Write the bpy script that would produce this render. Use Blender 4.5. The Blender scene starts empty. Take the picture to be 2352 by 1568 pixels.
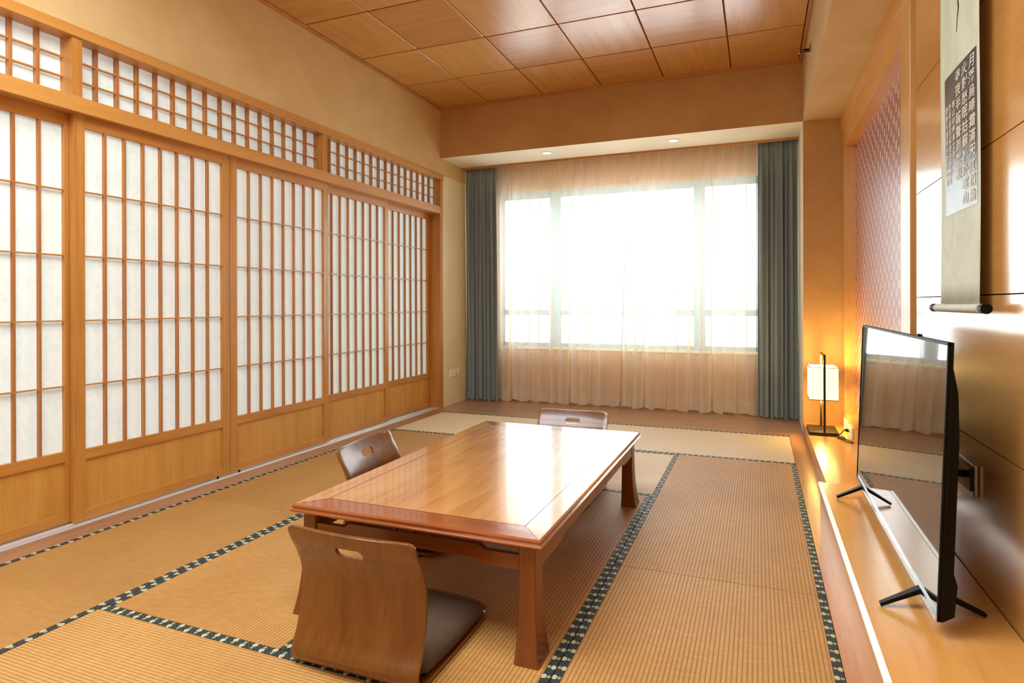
import bpy, bmesh, math, random
from mathutils import Vector, Matrix
random.seed(7)
PI = math.pi
COL = bpy.context.scene.collection

# ------------------------------------------------------------------ materials
def lin(c, gm=1.16):
    r, g, b = ((v/12.92 if v <= .04045 else ((v+.055)/1.055)**2.4) for v in (x/255 for x in c))
    if r > b*1.5: g = min(r, g*gm); b = min(g, b*1.22)      # keeps the woods honey-coloured once light bounces between them
    return (r, g, b, 1)

class NT:
    """small helper around a node tree"""
    def __init__(s, name):
        s.m = bpy.data.materials.new(name); s.m.use_nodes = True
        s.t = s.m.node_tree; s.n = s.t.nodes; s.l = s.t.links
        s.b = s.n['Principled BSDF']; s.out = s.n['Material Output']
        s.tc = s.n.new('ShaderNodeTexCoord')
    def node(s, typ, **kw):
        n = s.n.new(typ)
        for k, v in kw.items(): setattr(n, k, v)
        return n
    def put(s, sock, v):
        if isinstance(v, bpy.types.NodeSocket): s.l.new(v, sock)
        elif v is not None: sock.default_value = v
    def math(s, op, a, b=None, c=None):
        n = s.node('ShaderNodeMath', operation=op)
        s.put(n.inputs[0], a); s.put(n.inputs[1], b); s.put(n.inputs[2], c)
        return n.outputs[0]
    def map(s, scale=(1, 1, 1), src=None, loc=(0, 0, 0)):
        n = s.node('ShaderNodeMapping'); s.put(n.inputs[0], src or s.tc.outputs['Object'])
        n.inputs['Scale'].default_value = scale; n.inputs['Location'].default_value = loc
        return n.outputs[0]
    def noise(s, vec, scale=1, detail=4, rough=.55, dist=0):
        n = s.node('ShaderNodeTexNoise'); s.put(n.inputs['Vector'], vec)
        n.inputs['Scale'].default_value = scale; n.inputs['Detail'].default_value = detail
        n.inputs['Roughness'].default_value = rough; n.inputs['Distortion'].default_value = dist
        return n.outputs['Fac']
    def ramp(s, fac, stops):
        n = s.node('ShaderNodeValToRGB'); s.put(n.inputs[0], fac)
        e = n.color_ramp.elements
        while len(e) < len(stops): e.new(.5)
        for i, (p, c) in enumerate(stops): e[i].position = p; e[i].color = c
        return n.outputs[0]
    def mix(s, fac, a, b, mode='MIX'):
        n = s.node('ShaderNodeMix', data_type='RGBA', blend_type=mode)
        s.put(n.inputs[0], fac); s.put(n.inputs[6], a); s.put(n.inputs[7], b)
        return n.outputs[2]
    def bump(s, h, strength=.3, dist=.01):
        n = s.node('ShaderNodeBump'); s.put(n.inputs['Height'], h)
        n.inputs['Strength'].default_value = strength; n.inputs['Distance'].default_value = dist
        s.l.new(n.outputs[0], s.b.inputs['Normal'])
    def fin(s, col=None, rough=.5, metal=0, spec=.5, coat=0, coatr=.1):
        b = s.b.inputs
        s.put(b['Base Color'], col); s.put(b['Roughness'], rough); s.put(b['Metallic'], metal)
        b['Specular IOR Level'].default_value = spec
        b['Coat Weight'].default_value = coat; b['Coat Roughness'].default_value = coatr
        return s.m

def plain(name, c, rough=.5, metal=0, spec=.5, var=.04, vs=20, coat=0):
    t = NT(name); f = t.noise(t.map(), vs, 3)
    a = lin(c); d = tuple(v*(1-var*2) for v in a[:3])+(1,); e = tuple(min(1, v*(1+var)) for v in a[:3])+(1,)
    return t.fin(t.ramp(f, [(.3, d), (.7, e)]), rough, metal, spec, coat)

def wood(name, base, dark, axis='Y', rough=.35, coat=.15, coatr=.15, freq=14, spec=.5, knots=0):
    t = NT(name)
    sc = {'X': (1.1, freq, freq), 'Y': (freq, 1.1, freq), 'Z': (freq, freq, 1.1)}[axis]
    fs = {'X': (6, freq*14, freq*14), 'Y': (freq*14, 6, freq*14), 'Z': (freq*14, freq*14, 6)}[axis]
    g = t.noise(t.map(sc), 1, 4, .6, .35+knots)
    f = t.noise(t.map(fs), 1, 2, .5)
    big = t.noise(t.map((1.3, 1.3, 1.3)), 1, 2)
    v = t.math('ADD', t.math('MULTIPLY', g, .6), t.math('MULTIPLY', f, .25))
    v = t.math('ADD', v, t.math('MULTIPLY', big, .25))
    col = t.ramp(v, [(.38, lin(dark)), (.62, lin(base))])
    t.bump(f, .04, .002)
    return t.fin(col, rough, 0, spec, coat, coatr)

def wallpaper(name, c, d, rough=.8):
    t = NT(name)
    a = t.noise(t.map(), 2.2, 4, .6); b = t.noise(t.map((160, 160, 60)), 1, 2)
    v = t.math('ADD', t.math('MULTIPLY', a, .75), t.math('MULTIPLY', b, .25))
    t.bump(b, .12, .002)
    return t.fin(t.ramp(v, [(.35, lin(d, 1.08)), (.65, lin(c, 1.08))]), rough, 0, .25)

W_DOORF = wood('door_frame_wood', (194, 128, 56), (168, 102, 36), 'Z', .42, .1, freq=22)
W_DOORH = wood('door_rail_wood', (198, 132, 60), (174, 106, 40), 'Y', .42, .1, freq=22)
W_KICK = wood('kick_panel_wood', (204, 144, 66), (184, 120, 46), 'Z', .45, .05, freq=16)
W_LATT = wood('lattice_wood', (180, 112, 54), (150, 84, 36), 'Z', .45, .05, freq=30)
W_FRAME = wood('header_wood', (202, 138, 66), (184, 116, 50), 'Y', .45, .05, freq=18)
W_TRIM = wood('trim_wood', (196, 128, 66), (170, 102, 46), 'X', .4, .1)
W_FLOOR = wood('floor_board_wood', (182, 134, 98), (154, 106, 72), 'X', .3, .25, freq=12)
W_SILL = wood('sill_wood', (168, 122, 92), (140, 94, 64), 'Y', .35, .2, freq=16)
W_FLOORR = wood('floor_strip_wood', (205, 140, 88), (178, 112, 64), 'Y', .28, .3, freq=12)
W_PLAT = wood('platform_wood', (236, 170, 92), (220, 148, 70), 'Y', .3, .75, .16, freq=7)
W_WALL = wood('wall_veneer', (216, 152, 82), (200, 132, 62), 'Y', .32, 1.0, .16, freq=4, knots=.4)
W_FASC = wood('fascia_veneer', (224, 158, 82), (208, 138, 62), 'Y', .35, .15, freq=5)
W_POST = wood('post_veneer', (222, 160, 92), (206, 140, 72), 'Z', .35, .8, .25, freq=6)
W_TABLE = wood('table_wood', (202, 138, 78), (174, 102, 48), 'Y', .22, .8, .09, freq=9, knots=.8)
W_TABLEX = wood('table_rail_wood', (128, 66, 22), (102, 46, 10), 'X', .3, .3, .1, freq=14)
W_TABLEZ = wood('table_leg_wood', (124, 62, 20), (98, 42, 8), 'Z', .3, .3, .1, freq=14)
W_TABLEE = wood('table_border_wood', (158, 84, 42), (134, 62, 26), 'X', .2, .8, .08, freq=14)
W_CHAIR = wood('chair_plywood', (122, 70, 20), (94, 44, 8), 'Z', .28, .6, .14, freq=6, knots=1.2)

def ceiling_mat():
    t = NT('ceiling_panel_veneer')
    # per panel tone and grain direction, from the panel grid itself
    sep = t.node('ShaderNodeSeparateXYZ'); t.l.new(t.tc.outputs['Object'], sep.inputs[0])
    ix = t.math('FLOOR', t.math('DIVIDE', t.math('ADD', sep.outputs[0], 2.994+.01), .5555))
    iy = t.math('FLOOR', t.math('DIVIDE', t.math('SUBTRACT', sep.outputs[1], 5.335-.645*12), .645))
    par = t.math('MODULO', t.math('ADD', ix, iy), 2.0)
    cmb = t.node('ShaderNodeCombineXYZ'); t.l.new(ix, cmb.inputs[0]); t.l.new(iy, cmb.inputs[1])
    wn = t.node('ShaderNodeTexWhiteNoise', noise_dimensions='2D'); t.l.new(cmb.outputs[0], wn.inputs['Vector'])
    gx = t.noise(t.map((1.6, 17, 1)), 1, 4, .6, .5); gy = t.noise(t.map((17, 1.6, 1)), 1, 4, .6, .5)
    fx = t.noise(t.map((8, 190, 1)), 1, 2); fy = t.noise(t.map((190, 8, 1)), 1, 2)
    g = t.node('ShaderNodeMix', data_type='FLOAT'); t.l.new(par, g.inputs[0]); t.l.new(gx, g.inputs[2]); t.l.new(gy, g.inputs[3])
    f = t.node('ShaderNodeMix', data_type='FLOAT'); t.l.new(par, f.inputs[0]); t.l.new(fx, f.inputs[2]); t.l.new(fy, f.inputs[3])
    v = t.math('ADD', t.math('MULTIPLY', g.outputs[0], .45), t.math('MULTIPLY', f.outputs[0], .2))
    v = t.math('ADD', v, t.math('MULTIPLY', wn.outputs['Value'], .16))
    v = t.math('ADD', v, t.math('MULTIPLY', par, .06))
    col = t.ramp(v, [(.3, lin((186, 120, 58))), (.66, lin((218, 160, 90)))])
    return t.fin(col, .3, 0, .5, .35, .2)
M_CEIL = ceiling_mat()
M_WALLP = wallpaper('textured_wallpaper', (216, 184, 128), (204, 168, 108))
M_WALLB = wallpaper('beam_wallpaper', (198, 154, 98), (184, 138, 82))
M_WALLR = wallpaper('soffit_wallpaper', (222, 190, 138), (208, 172, 116))
M_LITCREAM = wallpaper('lit_cream_wallpaper', (232, 212, 168), (222, 200, 150))

def oval_mat():
    t = NT('oval_pattern_wallpaper')
    sep = t.node('ShaderNodeSeparateXYZ'); t.l.new(t.tc.outputs['Object'], sep.inputs[0])
    PY, PZ = .129, .1
    def d(oy, oz):
        a = t.math('DIVIDE', t.math('ADD', sep.outputs[1], oy), PY); b = t.math('DIVIDE', t.math('ADD', sep.outputs[2], oz), PZ)
        a = t.math('MULTIPLY', t.math('SUBTRACT', t.math('FRACT', a), .5), PY/.0205)
        b = t.math('MULTIPLY', t.math('SUBTRACT', t.math('FRACT', b), .5), PZ/.0265)
        return t.math('ADD', t.math('MULTIPLY', a, a), t.math('MULTIPLY', b, b))
    m = t.math('MINIMUM', d(10, 10), d(10+PY/2, 10+PZ/2))
    f = t.math('LESS_THAN', m, 1.0)
    n = t.noise(t.map((60, 60, 60)), 1, 3)
    red = t.ramp(n, [(.3, lin((160, 88, 84))), (.7, lin((172, 100, 94)))])
    pale = t.ramp(n, [(.3, lin((214, 172, 160))), (.7, lin((226, 188, 176)))])
    return t.fin(t.mix(f, red, pale), .42, 0, .5, .8, .3)
M_OVAL = oval_mat()

def tatami_mat(name, axis, base, dark, pitch):
    t = NT(name)
    sep = t.node('ShaderNodeSeparateXYZ'); t.l.new(t.tc.outputs['Object'], sep.inputs[0])
    c = sep.outputs[0] if axis == 'Y' else sep.outputs[1]
    ph = t.math('MULTIPLY', t.math('ADD', c, 10), 2*PI/pitch)
    s = t.math('ABSOLUTE', t.math('SINE', t.math('MULTIPLY', ph, .5)))          # rounded ribs with thin valleys
    s = t.math('POWER', s, .45)
    n1 = t.noise(t.map((1.6, 1.6, 1)), 1, 3); sc = (400, 24, 1) if axis == 'X' else (24, 400, 1)
    fine = t.noise(t.map(sc), 1, 2)
    sc2 = (16, 60, 1) if axis == 'Y' else (60, 16, 1)
    blot = t.noise(t.map(sc2), 1, 3)
    v = t.math('ADD', t.math('MULTIPLY', n1, .4), t.math('ADD', t.math('MULTIPLY', fine, .3), t.math('MULTIPLY', blot, .3)))
    col = t.ramp(v, [(.38, lin(dark)), (.62, lin(base))])
    dk = t.mix(t.math('SUBTRACT', 1, s), col, lin(tuple(x*.74 for x in dark)))  # valleys between ribs coloured darker to deepen their shade
    t.bump(t.math('ADD', s, t.math('MULTIPLY', fine, .15)), .55, .003)
    return t.fin(dk, .55, 0, .4, .05, .4)
M_TY = tatami_mat('woven_rush_lengthwise', 'Y', (206, 150, 86), (182, 124, 60), .0138)
M_TX = tatami_mat('woven_rush_crosswise', 'X', (210, 156, 90), (188, 132, 68), .0118)
M_TLIT = tatami_mat('window_lit_woven_rush', 'X', (240, 208, 170), (226, 190, 148), .0118)  # lighter rush colour paints in the window light on the far mats
M_TF = tatami_mat('woven_rush_fine', 'Y', (196, 142, 78), (176, 120, 58), .008)

def heri_mat(name, axis, pitch):
    """dark border cloth with two staggered rows of pale hexagons"""
    t = NT(name)
    sep = t.node('ShaderNodeSeparateXYZ'); t.l.new(t.tc.outputs['Object'], sep.inputs[0])
    a, c = (sep.outputs[1], sep.outputs[0]) if axis == 'Y' else (sep.outputs[0], sep.outputs[1])
    st = 1.2 if axis == 'Y' else 1.0
    row = t.math('GREATER_THAN', c, 0.0)
    u = t.math('ADD', t.math('DIVIDE', t.math('ADD', a, 20), pitch), t.math('MULTIPLY', row, .5))
    def hexd(off):
        du = t.math('MULTIPLY', t.math('ABSOLUTE', t.math('SUBTRACT', t.math('FRACT', t.math('ADD', u, off)), .5)), pitch/st)
        ds = t.math('MULTIPLY', t.math('ABSOLUTE', t.math('SUBTRACT', t.math('ABSOLUTE', c), .0070)), 1.0 if axis == 'Y' else 1/1.2)
        return t.math('MAXIMUM', ds, t.math('ADD', t.math('MULTIPLY', ds, .5), t.math('MULTIPLY', du, .866)))
    big, small = hexd(0), hexd(.5)
    mb = t.math('LESS_THAN', big, .0078); ms = t.math('LESS_THAN', small, .0050)
    ring = t.math('MULTIPLY', mb, t.math('GREATER_THAN', big, .0062))
    # thin diagonal thread lines on the dark cloth
    dg = t.math('SINE', t.math('MULTIPLY', t.math('ADD', a, c), 420)); dg2 = t.math('SINE', t.math('MULTIPLY', t.math('SUBTRACT', a, c), 420))
    th = t.math('GREATER_THAN', t.math('MAXIMUM', dg, dg2), .96)
    base = t.mix(th, lin((34, 44, 44)), lin((84, 100, 98)))
    c1 = t.mix(ms, base, lin((160, 150, 118))); c2 = t.mix(mb, c1, lin((186, 178, 138))); c3 = t.mix(ring, c2, lin((216, 208, 166)))
    return t.fin(c3, .6, 0, .4)
M_HY = heri_mat('patterned_border_lengthwise', 'Y', .094)
M_HX = heri_mat('patterned_border_crosswise', 'X', .078)

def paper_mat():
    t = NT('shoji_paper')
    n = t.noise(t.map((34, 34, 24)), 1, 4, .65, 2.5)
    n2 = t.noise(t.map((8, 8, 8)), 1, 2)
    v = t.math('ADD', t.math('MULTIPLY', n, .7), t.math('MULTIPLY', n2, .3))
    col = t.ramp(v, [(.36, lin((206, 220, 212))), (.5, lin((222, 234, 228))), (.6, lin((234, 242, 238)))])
    t.b.inputs['Emission Color'].default_value = lin((204, 236, 248)); t.b.inputs['Emission Strength'].default_value = .30  # faint emission stands in for light coming through from behind
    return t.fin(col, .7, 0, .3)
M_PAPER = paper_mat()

def sheer_mat():
    t = NT('sheer_voile')
    col = lin((244, 232, 212))
    t.b.inputs['Base Color'].default_value = col; t.b.inputs['Roughness'].default_value = .9
    t.b.inputs['Specular IOR Level'].default_value = .1
    tr = t.node('ShaderNodeBsdfTranslucent'); tr.inputs[0].default_value = lin((244, 246, 244))
    tp = t.node('ShaderNodeBsdfTransparent'); tp.inputs[0].default_value = (1, 1, 1, 1)
    lw = t.node('ShaderNodeLayerWeight'); lw.inputs[0].default_value = .5
    m1 = t.node('ShaderNodeMixShader'); m1.inputs[0].default_value = .14
    t.l.new(t.b.outputs[0], m1.inputs[1]); t.l.new(tr.outputs[0], m1.inputs[2])
    f = t.math('MINIMUM', t.math('ADD', t.math('MULTIPLY', lw.outputs['Facing'], 1.05), .41), .97)
    m2 = t.node('ShaderNodeMixShader'); t.put(m2.inputs[0], f)
    t.l.new(tp.outputs[0], m2.inputs[1]); t.l.new(m1.outputs[0], m2.inputs[2]); t.l.new(m2.outputs[0], t.out.inputs[0])
    return t.m
M_SHEER = sheer_mat()

def drape_mat():
    t = NT('grey_blue_curtain_cloth')
    n = t.noise(t.map((90, 90, 300)), 1, 2)
    col = t.ramp(n, [(.3, lin((112, 128, 132))), (.7, lin((136, 152, 156)))])
    t.b.inputs['Sheen Weight'].default_value = .3
    return t.fin(col, .7, 0, .3)
M_DRAPE = drape_mat()

def cushion_mat():
    t = NT('brown_seat_fabric')
    n = t.noise(t.map((420, 420, 420)), 1, 2); n2 = t.noise(t.map((7, 7, 7)), 1, 2)
    v = t.math('ADD', t.math('MULTIPLY', n, .6), t.math('MULTIPLY', n2, .4))
    t.bump(n, .3, .001); t.b.inputs['Sheen Weight'].default_value = .15
    return t.fin(t.ramp(v, [(.35, lin((64, 46, 32))), (.65, lin((94, 72, 56)))]), .9, 0, .2)
M_CUSH = cushion_mat()
M_BLACK = plain('black_plastic', (6, 6, 6), .5, 0, .2)
M_DKMETAL = plain('dark_bronze_metal', (46, 30, 22), .4, .4, .5)
M_CHROME = plain('brushed_metal', (190, 196, 200), .22, 1, .5, .03)
M_ALU = plain('aluminium_track', (226, 230, 232), .4, .6, .5, .02)
M_WHITEP = plain('white_plastic', (240, 236, 224), .4, 0, .5, .01)
M_DARKGAP = plain('dark_brown_gap', (92, 44, 16), .7, 0, .3)
M_SEAM = plain('dark_seam', (70, 42, 26), .8, 0, .2)
M_INK = plain('black_ink', (22, 20, 18), .7, 0, .2)
M_WINFRAME = plain('pale_window_frame', (160, 192, 208), .4, .2, .5, .02)
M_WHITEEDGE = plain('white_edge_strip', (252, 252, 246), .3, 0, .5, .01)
M_WHITEEDGE.node_tree.nodes['Principled BSDF'].inputs['Emission Color'].default_value = (1, 1, .95, 1); M_WHITEEDGE.node_tree.nodes['Principled BSDF'].inputs['Emission Strength'].default_value = .35  # small emission imitates the sheen on the white edge
M_CHALK = plain('pale_rubbed_lettering', (226, 222, 208), .7, 0, .2)
M_INLAY = plain('dark_inlay_line', (66, 32, 14), .3, 0, .5)
M_CEILGAP = plain('ceiling_gap_brown', (120, 62, 24), .8, 0, .2)

def silk_mat():
    t = NT('scroll_silk')
    n = t.noise(t.map((30, 9, 5)), 1, 3, .6, 1.0); f = t.noise(t.map((500, 500, 160)), 1, 2)
    v = t.math('ADD', t.math('MULTIPLY', n, .7), t.math('MULTIPLY', f, .3))
    return t.fin(t.ramp(v, [(.36, lin((196, 206, 188))), (.64, lin((216, 224, 208)))]), .65, 0, .3)
M_SILK = silk_mat()
def rub_mat():
    t = NT('ink_rubbing_paper')
    n = t.noise(t.map((3, 5, 5)), 1, 3, .5, .6)
    return t.fin(t.ramp(n, [(.35, lin((58, 60, 58))), (.65, lin((92, 104, 104)))]), .3, 0, .5, .15, .25)
M_RUB = rub_mat()
def screen_mat():
    t = NT('glossy_dark_screen')
    n = t.noise(t.map((5, 5, 5)), 1, 1)
    return t.fin(t.ramp(n, [(.3, lin((22, 20, 18))), (.7, lin((24, 22, 20)))]), .03, 0, .5, .6, .02)
M_SCREEN = screen_mat()
def emis(name, c, s):
    t = NT(name)
    n = t.noise(t.map((3, 3, 3)), 1, 1)
    t.l.new(t.ramp(n, [(0, lin(c)), (1, lin(c))]), t.b.inputs['Emission Color']); t.b.inputs['Emission Strength'].default_value = s
    return t.fin(lin(c), .6, 0, .2)
M_SHADE = emis('glowing_lamp_shade', (255, 236, 176), 1.25)
M_DLIGHT = emis('downlight_glow', (255, 250, 235), 1.1)
def glass_mat():
    t = NT('window_glass')
    tp = t.node('ShaderNodeBsdfTransparent'); tp.inputs[0].default_value = (.96, .98, .98, 1)
    gl = t.node('ShaderNodeBsdfGlossy'); gl.inputs['Roughness'].default_value = .02
    fr = t.node('ShaderNodeFresnel'); fr.inputs[0].default_value = 1.3
    m = t.node('ShaderNodeMixShader'); t.l.new(fr.outputs[0], m.inputs[0]); t.l.new(tp.outputs[0], m.inputs[1]); t.l.new(gl.outputs[0], m.inputs[2])
    t.l.new(m.outputs[0], t.out.inputs[0]); return t.m
M_GLASS = glass_mat()

# ------------------------------------------------------------------ geometry helpers
def bx(bm, x0, x1, y0, y1, z0, z1, bev=0, seg=2):
    vs = [bm.verts.new((x, y, z)) for x in (x0, x1) for y in (y0, y1) for z in (z0, z1)]
    F = [(0, 1, 3, 2), (4, 6, 7, 5), (0, 4, 5, 1), (2, 3, 7, 6), (0, 2, 6, 4), (1, 5, 7, 3)]
    fs = [bm.faces.new([vs[i] for i in f]) for f in F]
    if bev:
        es = list({e for f in fs for e in f.edges})
        bmesh.ops.bevel(bm, geom=es, offset=bev, segments=seg, affect='EDGES', profile=.5)
def box(*a, **k):
    bm = bmesh.new(); bx(bm, *a, **k); return bm
def loft(bm, rings, cap=True, closed=True):
    """rings: list of equal-length point lists"""
    R = [[bm.verts.new(p) for p in r] for r in rings]
    n = len(R[0])
    for a, b in zip(R, R[1:]):
        for i in range(n if closed else n-1):
            j = (i+1) % n
            bm.faces.new((a[i], a[j], b[j], b[i]))
    if cap and closed:
        bm.faces.new(R[0][::-1]); bm.faces.new(R[-1])
def tube(bm, pts, r, n=10, cap=True):
    pts = [Vector(p) for p in pts]; rings = []
    up = Vector((0, 0, 1)); prev = None
    for i, p in enumerate(pts):
        d = (pts[min(i+1, len(pts)-1)]-pts[max(i-1, 0)]).normalized()
        if prev is None:
            s = d.cross(up);  s = s if s.length > .1 else d.cross(Vector((1, 0, 0)))
        else: s = prev - d*prev.dot(d)
        s.normalize(); prev = s; t = d.cross(s)
        rr = r[i] if isinstance(r, (list, tuple)) else r
        rings.append([p + (s*math.cos(2*PI*k/n)+t*math.sin(2*PI*k/n))*rr for k in range(n)])
    loft(bm, rings, cap)
def spline(P, n):
    P = [Vector(p) for p in P]; out = []
    for i in range(len(P)-1):
        p0, p1, p2, p3 = P[max(i-1, 0)], P[i], P[i+1], P[min(i+2, len(P)-1)]
        for k in range(n):
            t = k/n
            out.append(.5*((2*p1)+(p2-p0)*t+(2*p0-5*p1+4*p2-p3)*t*t+(3*p1-p0-3*p2+p3)*t**3))
    out.append(P[-1]); return out
def prop(o, label=None, cat=None, group=None, kind=None):
    if label: o['label'] = label
    if cat: o['category'] = cat
    if group: o['group'] = group
    if kind: o['kind'] = kind
    return o
def obj(name, bm, mat, parent=None, smooth=False, mats=None):
    bmesh.ops.recalc_face_normals(bm, faces=bm.faces)
    if parent is None:                                  # own origin at the middle of its underside
        xs = [v.co.x for v in bm.verts]; ys = [v.co.y for v in bm.verts]; zs = [v.co.z for v in bm.verts]
        c = Vector(((min(xs)+max(xs))/2, (min(ys)+max(ys))/2, min(zs)))
        for v in bm.verts: v.co -= c
    else: c = Vector((0, 0, 0))
    me = bpy.data.meshes.new(name); bm.to_mesh(me); bm.free()
    for m in (mats or [mat]): me.materials.append(m)
    if smooth:
        for p in me.polygons: p.use_smooth = True
        if smooth != 'all': me.set_sharp_from_angle(angle=math.radians(35))
    o = bpy.data.objects.new(name, me); COL.objects.link(o)
    o.location = c; o.parent = parent
    return o
def part(name, bm, mat, parent, **k):
    """bm is in world coordinates; the parent sits at parent.location (unrotated)"""
    w = Vector((0, 0, 0)); p = parent
    while p is not None: w += p.location; p = p.parent
    bmesh.ops.translate(bm, verts=bm.verts, vec=-w)
    return obj(name, bm, mat, parent, **k)
def cpart(name, bm, mat, parent, **k):
    """like part, with the origin at the middle of the mesh"""
    xs = [v.co.x for v in bm.verts]; ys = [v.co.y for v in bm.verts]; zs = [v.co.z for v in bm.verts]
    c = Vector(((min(xs)+max(xs))/2, (min(ys)+max(ys))/2, (min(zs)+max(zs))/2))
    bmesh.ops.translate(bm, verts=bm.verts, vec=-c)
    o = obj(name, bm, mat, parent, **k)
    w = Vector((0, 0, 0)); p = parent
    while p is not None: w += p.location; p = p.parent
    o.location = c - w; return o
def empty(name, loc, rz=0):
    o = bpy.data.objects.new(name, None); COL.objects.link(o); o.location = loc; o.rotation_euler.z = rz
    o.empty_display_size = .1; return o
def struct(name, bm, mat, parent=None, **k):
    o = obj(name, bm, mat, parent, **k); o['kind'] = 'structure'; return o
def bake(o):
    dg = bpy.context.evaluated_depsgraph_get(); dg.update()
    me = bpy.data.meshes.new_from_object(o.evaluated_get(dg)); o.modifiers.clear(); o.data = me
def dup(root, loc, rz, label, sc=(1, 1, 1)):
    r = root.copy(); COL.objects.link(r); r.location = loc; r.rotation_euler.z = rz; r.scale = sc; r['label'] = label
    for ch in root.children:
        c = ch.copy(); COL.objects.link(c); c.parent = r
        for g in ch.children:
            d = g.copy(); COL.objects.link(d); d.parent = c
    return r

# ------------------------------------------------------------------ room constants (metres, camera foot at the origin)
XL, XR, XW = -2.994, .339, .62          # left wall, right beam side, right wall
YB, YS = 5.403, 5.90                    # far beam face, end of its soffit
ZC, ZB = 3.016, 2.525
Y0 = -1.7                               # wall behind the camera

# floor, ceiling, walls
struct('floor', box(-3.3, .9, Y0, 6.6, -.12, -.03), W_SILL)
struct('trim_1', box(XL-.01, .337, 5.228, 6.22, -.03, 0), W_FLOOR)                 # boards before the window
struct('trim_2', box(.2255, .337, Y0, 5.228, -.03, 0), W_FLOORR)                   # boards along the platform
struct('trim_3', box(-3.005, -2.8635, Y0, 5.228, -.03, 0), W_SILL)                 # boards along the sliding doors
struct('trim_4', box(-2.8635, .2255, Y0, .5, -.03, 0), W_SILL)                     # boards behind the viewer

bm = bmesh.new(); bx(bm, -3.05, XR+.02, Y0, YB, ZC+.012, ZC+.1)                    # backing seen in the joints
ceil = struct('ceiling', bm, M_CEILGAP)
bm = bmesh.new()
xs = [XL+.036, -2.44, -1.872, -1.312, -.765, -.21, XR-.03]
ys = [5.335-.645*k for k in range(0, 12)]
for i in range(6):
    for j in range(11):
        g = .0045
        y1, y0 = ys[j], max(ys[j+1], Y0)
        if y1 <= y0: continue
        bx(bm, xs[i]+g, xs[i+1]-g, y0+g+.004, y1-g, ZC-.004, ZC+.02, .0025, 1)
cp = part('ceiling_panels', bm, M_CEIL, ceil); 
for v in cp.data.vertices: v.co += Vector(ceil.location)
cp.parent = None; cp.location = (0, 0, 0); cp.parent = ceil; cp.matrix_parent_inverse = Matrix.Translation(-Vector(ceil.location))
bm = bmesh.new()
bx(bm, XL, XL+.034, Y0, YB, ZC-.014, ZC+.02, .003); bx(bm, XR-.028, XR, Y0, YB, ZC-.014, ZC+.02, .003)
bx(bm, XL, XR, 5.337, YB, ZC-.012, ZC+.02, .003)
struct('trim_5', bm, W_TRIM)

bm = bmesh.new()
bx(bm, -3.30, XL, Y0, 6.3, 2.36, 3.12)                # above the transom frame
bx(bm, -3.30, XL, Y0, .95, -.03, 2.36)                # this side of the doors
bx(bm, -3.30, -3.20, .95, 5.445, -.03, 2.36)          # closing wall behind the doors
struct('wall_left', bm, M_WALLP)
struct('wall_left_recess', box(-3.30, XL, 5.445, 6.3, -.03, 2.36), M_LITCREAM)  # same wall, its colour lightened to paint in the window light
M_LITFACE = wallpaper('lit_face_wallpaper', (246, 236, 212), (240, 226, 196))  # lightened wallpaper copy, window light put into the colour
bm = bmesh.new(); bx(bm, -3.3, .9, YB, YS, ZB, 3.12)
bmo = struct('trim_6', bm, M_WALLB, mats=[M_WALLB, M_LITFACE])
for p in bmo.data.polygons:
    if p.normal.z < -.5: p.material_index = 1                         # deep beam across the far end, underside coloured paler as if lit
struct('trim_7', box(XL, XR+.004, YS-.018, YS, ZB-.022, ZB+.0, bev=.002), W_TRIM)
# pillar to the right of the window recess
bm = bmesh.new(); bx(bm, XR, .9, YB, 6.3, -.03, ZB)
pil = struct('wall_right', bm, M_WALLB, mats=[M_WALLB, M_LITFACE])
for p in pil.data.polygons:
    if p.normal.x < -.5: p.material_index = 1  # side facing the recess painted paler for the light on it
# beam over the right side
struct('trim_8', box(XR, .9, Y0, YB, ZB, 3.12), M_WALLR)
struct('wall_back', box(-3.3, .9, Y0-.1, Y0, -.12, 3.12), M_WALLP)
# far wall with the window opening
wx0, wx1, wz0, wz1, WY = -2.70, .03, .575, 2.285, 6.20
bm = bmesh.new()
bx(bm, -3.3, wx0, WY, WY+.16, -.12, 3.12); bx(bm, wx1, .9, WY, WY+.16, -.12, 3.12)
bx(bm, wx0, wx1, WY, WY+.16, -.12, wz0); bx(bm, wx0, wx1, WY, WY+.16, wz1, 3.12)
bx(bm, -3.3, .9, YS, WY, 2.62, 2.72)
M_TAN = wallpaper('tan_wallpaper', (204, 158, 110), (192, 144, 96))
struct('wall_far', bm, M_TAN)
# window
win = empty('window_1', ((wx0+wx1)/2, WY+.1, wz0)); win['kind'] = 'structure'
bm = bmesh.new()
fy0, fy1 = WY+.06, WY+.12
bx(bm, wx0, wx0+.05, fy0, fy1, wz0, wz1); bx(bm, wx1-.05, wx1, fy0, fy1, wz0, wz1)
bx(bm, wx0, wx1, fy0, fy1, wz1-.08, wz1); bx(bm, wx0, wx1, fy0, fy1, wz0, wz0+.05)
bx(bm, wx0, wx1, fy0, fy1, .925, .985)
bx(bm, -2.11, -1.99, fy0-.01, fy1, wz0, wz1); bx(bm, -.60, -.49, fy0-.01, fy1, wz0, wz1)
part('window_frame', bm, M_WINFRAME, win)
for a, b in ((wx0+.05, -2.11), (-1.99, -.60), (-.49, wx1-.05)):
    for c, d in ((wz0+.05, .925), (.985, wz1-.08)):
        part('pane', box(a, b, fy0+.025, fy0+.031, c, d), M_GLASS, win)
part('window_sill', box(wx0, wx1, WY-.01, WY+.06, wz0-.02, wz0+.004, bev=.003), M_LITCREAM, win)

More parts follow.
